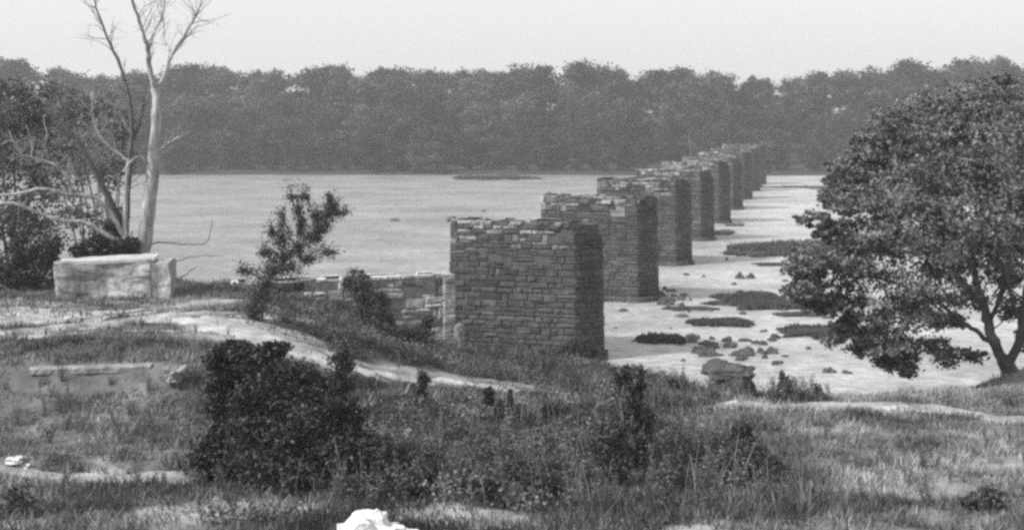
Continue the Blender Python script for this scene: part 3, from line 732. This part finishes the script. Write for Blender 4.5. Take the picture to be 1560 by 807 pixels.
b2 = P(150, 420, 48.8); b2[2] = gz(b2[0], b2[1])-.1
bare_tree('fallen_tree', b2, 'fallen pale tree whose long bare branches reach left over the terrace',
          [([(185, 372, 48.8), (130, 340, 48.4), (90, 336, 48), (52, 322, 47.6), (20, 310, 47.2), (-30, 312, 47), (-60, 315, 47)], .10, .05),
           ([(190, 360, 49), (150, 305, 48.6), (100, 296, 48.2), (65, 288, 47.8), (20, 296, 47.5), (-30, 300, 47)], .09, .05),
           ([(108, 296, 48.2), (104, 275, 48), (85, 252, 47.8), (50, 240, 47.5), (30, 232, 47.3), (14, 200, 47)], .07, .025),
           ([(48, 240, 47.5), (48, 215, 47.4), (40, 190, 47.2)], .035, .015), ([(34, 233, 47.4), (20, 215, 47.2), (2, 220, 47)], .035, .015), ([(65, 245, 47.7), (70, 210, 47.5), (66, 175, 47.5)], .03, .012),
           ([(196, 245, 48.8), (165, 222, 48.6), (148, 200, 48.4), (140, 165, 48.2), (141, 140, 48)], .06, .02), ([(200, 205, 48.8), (185, 180, 48.4), (182, 160, 48.2)], .045, .015), ([(196, 245, 48.8), (192, 300, 49), (190, 365, 49)], .08, .10)],
          [(0, 4, .9, .014), (1, 6, 1.0, .014), (2, 7, .9, .014), (6, 7, .9, .012)])
# thin twigs lying out over the water, right of the block
b3 = P(235, 372, 49.3); b3[2] = gz(*b3[:2])
for lab, l in (('thin bare branch with an upturned tip over the water beside the pale trunk', ([(226, 372, 49.3), (250, 369, 49.8), (285, 372, 50.3), (314, 369, 50.6), (322, 345, 50.8), (325, 336, 50.8)], .03, .012)),
               ('long thin branch lying just right of the parapet block, before the water', ([(232, 402, 49), (258, 400, 49.6), (300, 390, 50.3), (340, 390, 51)], .028, .01)),
               ('short straight stick slanting up from the terrace edge by the water', ([(262, 431, 49.6), (280, 420, 49.8), (300, 406, 50)], .03, .015))):
    bm_ = MB(); p0 = P(*l[0][0]); limb(bm_, [P(*p)-p0 for p in l[0]], l[1], l[2], 6, .015)
    o = bm_.build('bare_branch', M['bark'], smooth=True); o.location = tuple(p0); tag(o, lab, 'branch')
def leafy(name, label, base, blobs, per, size, mat, cat='tree', stems=5, group=None, sr=.05, nclump=26, clump=.22, barkm='bark', blossoms=None, tone=.35, spine=None):
    """base (x,y,z); blobs in px: (px, py, rx, ry, Y)"""
    O = np.array(base, float); t = thing(name, base, label, cat, group)
    B = []
    for (px, py, r, ry, Y) in blobs:
        b_ = PX(px, py, Y, r, ry, r); B.append((b_[0]-O[0], b_[1]-O[1], b_[2]-O[2], *b_[3:]))
    st = MB()
    if spine is not None:
        sp = limb(st, [P(*q)-O for q in spine], sr, sr*.25, 8, .02, 6); lf = MB()
        for b_ in B:
            c_ = np.array(b_[:3]); i_ = int(np.argmin(np.linalg.norm(sp-(c_-np.array([0, 0, .5])), axis=1)))
            l = limb(st, [sp[i_], (sp[i_]+c_)/2+rng.normal(0, .06, 3), c_, c_+(c_-sp[i_])*.25+np.array([0, 0, .1])], sr*.35, .006, 6, .02, 4)
            twigs(st, l, 5, .5, .01, 0)
            k_ = rng.integers(len(l)//4, len(l), 260); leaves(lf, l[k_]+rng.normal(0, .12, (260, 3)), size*rng.uniform(.5, 1.2, 260), rng.uniform(0, 1, 260), .5)
            m2 = 150+int(1500*b_[3]*b_[5]); leaves(lf, c_+rng.normal(0, .5, (m2, 3))*np.array(b_[3:6]), size*rng.uniform(.5, 1.2, m2), rng.uniform(0, 1, m2), .5)
        st.build('trunk', M[barkm], t); lf.build('crown', M[mat], t)
        return t
    for b_ in B[:stems*2]:
        limb(st, [(rng.normal(0, .03), rng.normal(0, .03), -.15), (b_[0]*.35, b_[1]*.35, b_[2]*.5), (b_[0], b_[1], b_[2])], sr, sr*.3, 4, .02, 5)
    st.build('trunk' if cat == 'tree' else 'stems', M[barkm], t)
    cr = MB()
    for b_ in B: cloud(cr, [b_], int(per*(.3+b_[3]*b_[5])), size, clump, (.2, 1.05), nclump, tone)
    cr.build('crown' if cat == 'tree' else 'foliage', M[mat], t)
    if blossoms:
        for (px, py, r, Y) in blossoms:
            bb = MB(); p = P(px, py, Y)-O; cloud(bb, [(*p, r*Y/F, r*Y/F, r*Y/F*.7)], 260, .045, .3, (.1, 1), 8)
            bb.build('blossom_cluster', M['blossom'], t)
    return t
g = lambda px, Y: (lambda x: (x, Y, gz(x, Y)-.05))((px-CX)*Y/F)
leafy('shore_tree', 'leafy tree at the far left edge, behind the fallen pale branches', g(25, 57), [(20, 150, 55, 50, 57), (60, 190, 50, 45, 58), (0, 230, 60, 60, 56), (50, 270, 50, 45, 57), (20, 330, 55, 50, 56), (60, 350, 40, 40, 57), (-50, 180, 60, 80, 57), (-40, 330, 60, 80, 57)], 420, .22, 'leaf_weed', sr=.1, nclump=44, clump=.17)
leafy('shore_tree', 'bushy tree behind the parapet block and the tall bare trunk', g(140, 56), [(110, 230, 42, 40, 56), (150, 270, 40, 34, 56), (95, 290, 40, 40, 56), (120, 330, 40, 34, 55.5), (160, 345, 30, 26, 55), (75, 380, 35, 35, 55), (185, 330, 14, 20, 55.5)], 360, .2, 'leaf_weed', sr=.08, nclump=40, clump=.17)
leafy('shore_tree', 'pale hazy tree top rising behind the bare trunks', g(170, 62), [(150, 165, 45, 36, 62), (190, 200, 34, 36, 62), (110, 170, 36, 34, 62), (180, 250, 28, 26, 62), (75, 140, 30, 26, 63)], 340, .22, 'leaf_weed', sr=.08, nclump=36, clump=.2)
leafy('dark_shrub', 'near-black shrub filling the gap left of the parapet block', g(62, 48.5), [(62, 400, 30, 34, 48.5), (45, 430, 26, 30, 48), (70, 440, 22, 24, 48), (30, 390, 26, 40, 48.5), (78, 395, 14, 34, 48.5), (8, 420, 22, 40, 48)], 1500, .15, 'leaf_dark', 'shrub')
leafy('shrub', 'dark leafy shrub standing behind the parapet block cap', g(160, 49), [(150, 365, 26, 16, 49), (185, 370, 22, 14, 49), (120, 380, 14, 10, 49), (175, 345, 18, 12, 49.3), (205, 372, 10, 12, 49), (130, 384, 16, 12, 49), (155, 386, 16, 12, 49), (182, 386, 16, 12, 49), (206, 386, 10, 12, 49)], 2300, .13, 'leaf_dark', 'shrub')

for i, (px, py, Yp, w_) in enumerate([(690, 340, 64.6, 10), (742, 342, 64.3, 7), (835, 300, 84.5, 8), (925, 280, 104.5, 7)]):
    leafy('weed_tuft', ['dark weed tuft on the left end of the largest pier top', 'small weed tuft on the middle of the largest pier top', 'dark weed tuft on the left end of the second pier top', 'dark weed tuft on the left end of the third pier top'][i],
          P(px, py+1, Yp), [(px, py-3, w_, 5, Yp), (px+w_, py-1, w_*.8, 4, Yp)], 500, .14, 'leaf_bush', 'weed', stems=1, sr=.015, nclump=12)
# sapling in front of the abutment
sb = surf(395, 490, 34, 46); Ys = sb[1]
leafy('sapling', 'ragged dark sapling leaning right in front of the river', sb,
      [(390, 462, 18, 20, Ys), (405, 440, 26, 20, Ys), (412, 415, 28, 18, Ys-.2), (432, 392, 24, 16, Ys), (455, 378, 18, 14, Ys), (430, 362, 12, 14, Ys+.2), (430, 335, 6, 20, Ys+.2), (457, 345, 5, 18, Ys), (455, 320, 5, 9, Ys),
       (478, 362, 14, 10, Ys-.3), (494, 345, 12, 12, Ys-.3), (500, 325, 8, 12, Ys), (520, 325, 13, 4, Ys-.3), (482, 330, 9, 6, Ys), (503, 305, 4, 12, Ys), (445, 300, 10, 4, Ys+.3), (465, 300, 8, 6, Ys+.3), (500, 385, 14, 5, Ys-.3), (415, 355, 8, 6, Ys+.2), (375, 412, 16, 7, Ys-.3),
       (450, 438, 24, 10, Ys+.3), (485, 350, 8, 20, Ys), (387, 480, 8, 8, Ys), (405, 385, 14, 8, Ys), (440, 410, 26, 12, Ys), (470, 395, 14, 8, Ys), (510, 318, 7, 10, Ys)], 1500, .095, 'leaf_dark', 'tree', sr=.06, spine=[(395, 492, Ys), (405, 455, Ys), (412, 425, Ys), (432, 395, Ys), (455, 372, Ys), (480, 350, Ys-.2), (500, 318, Ys-.2)])

# ------------------------------------------------------------------ bushes
def bush(label, px, py, blobs, per=1900, size=.10, mat='leaf_bush', name='bush', Y=None, **kw):
    s = surf(px, py) if Y is None else np.array([(px-CX)*Y/F, Y, gz((px-CX)*Y/F, Y)]); return leafy(name, label, s, [(a, b_, c, d, s[1]+e) for a, b_, c, d, e in blobs], per, size, mat, 'bush', **kw)
bush('largest dark bush, spreading over the left foreground slope', 400, 735,
     [(340, 570, 26, 42, .6), (345, 640, 34, 50, .4), (320, 700, 30, 40, .1), (395, 560, 36, 34, .8), (410, 620, 55, 50, .3), (400, 690, 60, 45, -.4), (470, 600, 30, 36, .6), (475, 660, 50, 50, 0), (520, 690, 50, 44, -.2), (455, 720, 50, 22, -.8), (350, 725, 40, 20, -.5),
      (570, 700, 42, 36, 0), (440, 580, 36, 34, .7), (515, 640, 36, 34, .2), (380, 640, 44, 46, .2), (600, 720, 36, 24, -.2), (365, 535, 26, 18, 1), (420, 535, 22, 14, 1)], 8500, .095, 'leaf_dark', nclump=40, clump=.23, tone=.5, blossoms=[(417, 681, 8, 24.2), (466, 677, 12, 24.2)])
bush('pointed dark bush beside the footpath, right of the largest bush', 522, 610, [(520, 565, 24, 26, 0), (515, 595, 26, 24, 0), (522, 545, 12, 12, 0), (505, 620, 26, 20, -.5)], 3000, .085, 'leaf_dark')
bush('small dark conical bush below the footpath bend', 640, 622, [(640, 600, 18, 20, 0), (645, 578, 10, 14, 0), (632, 612, 20, 12, -.2)], 3200, .08, 'leaf_bush')
bush('matted dark weeds between the largest bush and the central thicket', 720, 690, [(690, 660, 40, 16, .3), (740, 680, 40, 18, 0), (800, 690, 36, 16, 0), (680, 690, 30, 14, -.2)], 1300, .085, 'leaf_bush')
bush('matted dark weeds right of the central thicket', 1060, 700, [(1030, 670, 30, 16, .3), (1070, 690, 34, 16, 0), (1030, 705, 34, 14, -.2)], 1300, .085, 'leaf_bush')
bush('small upright bush of dark spikes under the pier', 752, 632, [(745, 605, 8, 22, 0), (778, 612, 5, 22, 0), (762, 620, 24, 12, 0), (790, 622, 14, 8, 0)], 3200, .075, 'leaf_dark')
bush('square-topped grey shrub growing before the abutment wall', 560, 470, [(545, 425, 18, 14, 0), (552, 445, 24, 20, 0), (578, 462, 18, 18, .3), (565, 470, 26, 16, -.2), (585, 485, 14, 12, 0), (530, 430, 8, 12, 0)], 3600, .10, 'leaf_bush', Y=51.2)
bush('low dark brambles at the foot of the abutment wall', 590, 528, [(560, 500, 28, 18, 0), (600, 510, 30, 18, 0), (640, 510, 24, 14, .3), (575, 525, 34, 14, -1), (555, 480, 12, 12, 0), (650, 490, 12, 10, .4)], 2600, .10, 'leaf_dark', Y=47)
bush('dark bush against the right foot of the largest pier', 885, 548, [(885, 525, 22, 18, 0), (870, 535, 22, 14, 0), (905, 536, 12, 10, 0)], 1500, .11, 'leaf_dark')
bush('dark low bush pair to the right under the footpath', 850, 640, [(840, 622, 18, 10, 0), (875, 630, 24, 11, 0)], 2600, .085, 'leaf_dark')
bush('tall dark thicket in the centre of the slope', 945, 740, [(960, 620, 16, 40, .8), (985, 640, 16, 40, .8), (940, 660, 22, 40, .4), (975, 680, 20, 30, .3), (925, 690, 26, 36, 0), (940, 720, 26, 24, -.2), (975, 590, 10, 26, 1.1), (950, 575, 14, 20, 1.2)], 2100, .095, 'leaf_bush')
bush('dark bush at the edge of the dry right meadow', 1160, 735, [(1140, 680, 28, 22, .3), (1165, 705, 30, 20, 0), (1130, 655, 20, 16, .5), (1185, 735, 26, 12, -.3), (1110, 710, 30, 20, 0)], 1700, .09, 'leaf_bush')
bush('lone dark tuft in the lower right meadow', 1495, 775, [(1480, 765, 20, 12, 0), (1510, 758, 22, 12, 0)], 2200, .08, 'leaf_bush')
bush('dark bush in the bottom left corner', 30, 790, [(30, 770, 34, 36, 0), (-20, 780, 30, 40, 0), (60, 795, 26, 20, 0)], 2200, .085, 'leaf_bush')
bush('low leafy thicket under the largest bush, centre foreground', 640, 745, [(600, 690, 34, 24, .5), (650, 710, 40, 24, 0), (700, 735, 34, 18, -.3), (620, 735, 40, 18, -.4), (560, 740, 40, 18, -.5)], 2000, .09, 'leaf_bush', blossoms=[(619, 656, 6, 26), (1, 1, 1, 26)][:1])
bush('low dark bush around the foreground boulder', 740, 770, [(745, 745, 26, 16, .2), (830, 742, 26, 20, .4), (780, 735, 30, 12, .6)], 2200, .085, 'leaf_dark')
bush('small spiky shrub at the rim left of the capped boulder', 1032, 606, [(1028, 580, 16, 12, 0), (1040, 592, 18, 10, 0)], 2300, .09, 'leaf_bush')
bush('leafy weeds on the rim at the right of the largest pier', 955, 600, [(945, 568, 20, 14, 0), (975, 570, 22, 13, 0), (960, 585, 32, 12, 0)], 1900, .09, 'leaf_bush')
bush('grey feathery shrub on the rim right of the capped boulder', 1205, 612, [(1198, 585, 14, 14, 0), (1215, 598, 18, 10, 0), (1180, 600, 16, 8, 0), (1192, 575, 6, 10, 0)], 1900, .075, 'leaf_weed')
bush('small pointed shrub on the rim before the bright water', 1245, 612, [(1246, 596, 7, 12, 0), (1250, 604, 14, 6, 0)], 2300, .07, 'leaf_weed')
bush('dark shrub clump below the big tree trunk', 1500, 580, [(1480, 570, 26, 10, 0), (1520, 572, 22, 8, 0), (1450, 576, 18, 7, 0)], 1900, .09, 'leaf_bush')
bush('boulder-hugging dark shrub beside the capped boulder', 1145, 606, [(1130, 598, 16, 10, 0), (1155, 602, 14, 8, 0), (1090, 604, 16, 8, 0)], 1900, .08, 'leaf_bush')

# tall single weeds: stalk with leaves, copied
def weed_plant():
    t = thing('tall_weed', (0, 0, 0), 'x', 'weed')
    st, lf = MB(), MB()
    for _ in range(5):
        a = rng.uniform(0, 6.28); L = rng.uniform(.6, 1.15); r = rng.uniform(.1, .35)
        l = limb(st, [(0, 0, -.1), (math.cos(a)*r*.4, math.sin(a)*r*.4, L*.5), (math.cos(a)*r, math.sin(a)*r, L)], .012, .005, 5, .008, 4)
        c = l[rng.integers(len(l)//4, len(l), 60)]+rng.normal(0, .055, (60, 3)); leaves(lf, c, .085*rng.uniform(.5, 1.3, 60), rng.uniform(.2, .9, 60), .4, .6)
    st.build('stems', M['bark'], t); lf.build('foliage', M['leaf_weed'], t)
    return t
protos = [weed_plant() for _ in range(4)]; used = set()
def weed(px, py, hpx, label, group='tall weeds scattered over the slope'):
    i = random.randrange(4); s = surf(px, py)
    o = protos[i] if i not in used else copy_tree(protos[i]); used.add(i)
    o.location = tuple(s); k = hpx*s[1]/F; o.scale = (k*random.uniform(.8, 1.2),)*2+(k,); o.rotation_euler = (0, 0, rng.uniform(0, 6.28))
    tag(o, label, 'weed', group)
for zone, n_, (x0, x1, y0, y1), h in [('tall leafy weed on the slope below the footpath', 64, (560, 1090, 668, 750), (40, 72)), ('leafy weed standing along the river rim', 34, (930, 1300, 598, 618), (22, 46)),
                                      ('leafy weed in front of the largest pier', 34, (600, 930, 535, 580), (18, 36)), ('leafy weed in the foreground along the bottom of the view', 46, (60, 1200, 735, 800), (30, 60)),
                                      ('leafy weed on the near left slope', 30, (20, 300, 590, 735), (20, 42)), ('leafy weed on the dry right meadow', 40, (1100, 1580, 650, 790), (18, 42)), ('small leafy weed on the sandy left terrace', 26, (10, 380, 460, 545), (8, 18))]:
    for _ in range(n_): weed(random.uniform(x0, x1), random.uniform(y0, y1), random.uniform(*h), zone)
for i, p in enumerate(protos):
    if i not in used: p.location = (2+i, 28, gz(2+i, 28)); tag(p, 'tall leafy weed on the slope below the footpath', 'weed', 'tall weeds scattered over the slope')

# ------------------------------------------------------------------ grass and low ground cover over the whole bank
n = 420000
Y = rng.uniform(16, 62, n); px = rng.uniform(-160, 1720, n); x = (px-CX)*Y/F
z = ground(x, Y); br = bare(x, Y); cl = fbm(x*1.1, Y*1.1, s=81)
keep = (z > .15) & (rng.random(n) > br*.93) & (cl+rng.normal(0, .35, n) > -.55)
near = (seg_d(x, Y+.15, led_a) < .3) | (seg_d(x, Y+.1, led_b) < .3)           # the stone ledges stand clear of the grass
keep &= ~near | (rng.random(n) < .06)
x, Y, z, px, cl = x[keep], Y[keep], z[keep], px[keep], cl[keep]; n = len(x)
dry = sstep(1000, 1300, px+150*fbm(x*.25, Y*.25, s=31)); left = sstep(520, 250, px+60*fbm(x*.3, Y*.3, s=33))
tall = 1-.55*left-.45*dry
h = (.10+.24*tall*sstep(-.3, .9, cl))*rng.uniform(.5, 1.4, n)*(.35+.65*sstep(1.2, 2.6, seg_d(x, Y+1.4, path_pts)))
opn = sstep(.1, .7, fbm(x*.55, Y*.7, s=37))*(1-dry)
ton = np.clip((.05+.09*opn+.165*dry+.06*left)*(1+.65*fbm(x*.45, Y*.6, s=35)+.45*fbm(x*1.7, Y*2.2, s=38))*rng.uniform(.6, 1.5, n), .02, .42)
bd = rng.uniform(0, 6.28, n); w = rng.uniform(.006, .017, n)*(1+Y/45); ln = rng.normal(0, .45, (2, n))*h
v = np.stack([np.column_stack([x-np.cos(bd)*w, Y-np.sin(bd)*w, z-.03]), np.column_stack([x+np.cos(bd)*w, Y+np.sin(bd)*w, z-.03]), np.column_stack([x+ln[0], Y+ln[1], z+h])], 1)
mb = MB(); mb.add(v.reshape(-1, 3), np.arange(3*n).reshape(n, 3), np.repeat(ton, 3))
tag(mb.build('grass', M['grass']), 'rough grass covering the near bank', kind='stuff')
# broad-leaved ground cover in the lush middle of the slope
n = 7500
px = rng.uniform(300, 1250, n); Y = rng.uniform(20, 56, n); x = (px-CX)*Y/F
k = (seg_d(x, Y+1.6, path_pts) > 1.7) & (fbm(x*.55, Y*.7, s=37) < .35) & (fbm(x*.7, Y*.7, s=91) > -.05+.8*sstep(850, 1250, px)+.9*sstep(420, 250, px)) & (bare(x, Y) < .2); x, Y = x[k], Y[k]; z = ground(x, Y); k = z > .3; x, Y, z = x[k], Y[k], z[k]; n = len(x)
mb = MB(); m_ = 26; big = np.repeat(rng.uniform(.5, 1.5, n), m_); ct = np.repeat(np.clip(rng.normal(.42, .14, n)+.45*fbm(x*.9, Y*.9, s=93), 0, 1), m_)
c = np.repeat(np.column_stack([x, Y, z]), m_, 0)+rng.normal(0, 1, (n*m_, 3))*np.array([.16, .16, .09])*big[:, None]+np.array([0, 0, .16])*big[:, None]
leaves(mb, c, .085*rng.uniform(.6, 1.4, len(c)), np.clip(ct+rng.normal(0, .2, len(c)), 0, 1), .6)
tag(mb.build('undergrowth', M['under']), 'low broad-leaved undergrowth on the slope', kind='stuff')

n = 1500
px = rng.uniform(420, 1250, n); Y = rng.uniform(20, 46, n); x = (px-CX)*Y/F
k = (fbm(x*.8, Y*.8, s=97) > .1) & (bare(x, Y) < .2); x, Y = x[k], Y[k]; z = ground(x, Y); n = len(x)
mb = MB(); h = rng.uniform(.35, .95, n); ln = rng.normal(0, .16, (2, n))*h; bd = rng.uniform(0, 6.28, n); w = .009
for a_, b_ in ((0, .5), (.5, 1)):
    wa, wb = w*(1-a_*.6), w*(1-b_*.6); P0 = np.column_stack([x+ln[0]*a_**2, Y+ln[1]*a_**2, z+h*a_]); P1 = np.column_stack([x+ln[0]*b_**2, Y+ln[1]*b_**2, z+h*b_]); D_ = np.column_stack([np.cos(bd), np.sin(bd), 0*bd])
    mb.add(np.stack([P0-D_*wa, P0+D_*wa, P1+D_*wb, P1-D_*wb], 1).reshape(-1, 3), np.arange(4*n).reshape(n, 4), .22)
hd = np.repeat(np.column_stack([x+ln[0], Y+ln[1], z+h]), 7, 0)+rng.normal(0, .03, (n*7, 3)); leaves(mb, hd, .035, .16)
tag(mb.build('dry_stalks', M['grass']), 'thin dry seed stalks standing among the weeds', kind='stuff')

# ------------------------------------------------------------------ air
import bmesh as _b
bm = _b.new(); _b.ops.create_cube(bm, size=1); me = bpy.data.meshes.new('haze'); bm.to_mesh(me); bm.free()
o = link('haze', me); o.scale = (1420, 970, 50); o.location = (0, 405, 20); o['kind'] = 'stuff'; o['label'] = 'thin river haze'
m = bpy.data.materials.new('haze_air'); m.use_nodes = True; nt = m.node_tree; nt.nodes.remove(nt.nodes['Principled BSDF'])
pv = nt.nodes.new('ShaderNodeVolumePrincipled'); pv.inputs['Density'].default_value = .00055; pv.inputs['Color'].default_value = (.95, .95, .95, 1); pv.inputs['Anisotropy'].default_value = .2
nt.links.new(pv.outputs[0], nt.nodes['Material Output'].inputs['Volume']); me.materials.append(m)

# ------------------------------------------------------------------ light
sd = Vector((-.70, -.33, .63)).normalized()
sun = bpy.data.lights.new('sun', 'SUN'); sun.energy = 2.6; sun.angle = R(5); sun.color = (1, 1, 1)
so = bpy.data.objects.new('sun', sun); COL.objects.link(so); so.rotation_euler = sd.to_track_quat('Z', 'Y').to_euler()
w = bpy.data.worlds.new('World'); sc.world = w; w.use_nodes = True; nt = w.node_tree
sky = nt.nodes.new('ShaderNodeTexSky'); sky.sky_type = 'NISHITA'; sky.sun_disc = False
sky.sun_elevation = math.asin(sd.z); sky.sun_rotation = math.atan2(sd.x, sd.y); sky.dust_density = 4; sky.air_density = 1.5
bw = nt.nodes.new('ShaderNodeRGBToBW'); nt.links.new(sky.outputs[0], bw.inputs[0])      # black-and-white film
thin = nt.nodes.new('ShaderNodeMix'); thin.data_type = 'FLOAT'; thin.inputs[0].default_value = .78; thin.inputs[3].default_value = 2.75   # thin even cloud
nt.links.new(bw.outputs[0], thin.inputs[2]); nt.links.new(thin.outputs[0], nt.nodes['Background'].inputs['Color']); nt.nodes['Background'].inputs['Strength'].default_value = .15

# ------------------------------------------------------------------ camera: level, with the lens shifted down
cam = bpy.data.cameras.new('camera'); co = bpy.data.objects.new('camera', cam); COL.objects.link(co); sc.camera = co
co.location = (0, 0, HC); co.rotation_euler = (R(90), 0, 0)
cam.sensor_width = 36; cam.lens = 36*F/1560; cam.shift_y = -(403.5-HZ)/1560; cam.clip_end = 4000; cam.clip_start = .1
sc.view_settings.view_transform = 'Standard'; sc.view_settings.look = 'None'; sc.view_settings.gamma = 1; sc.view_settings.exposure = 1.05
sc.cycles.pixel_filter_type = 'BLACKMAN_HARRIS'; sc.cycles.filter_width = 2.9
sc.cycles.max_bounces = 6; sc.cycles.volume_bounces = 1; sc.cycles.transparent_max_bounces = 4; sc.cycles.use_denoising = False
print('terrain check', [round(float(gz(*p[:2])-p[2]), 2) for p in (P(170, 452, 46.3), P(800, 548, 58), P(566, 800, 20))])
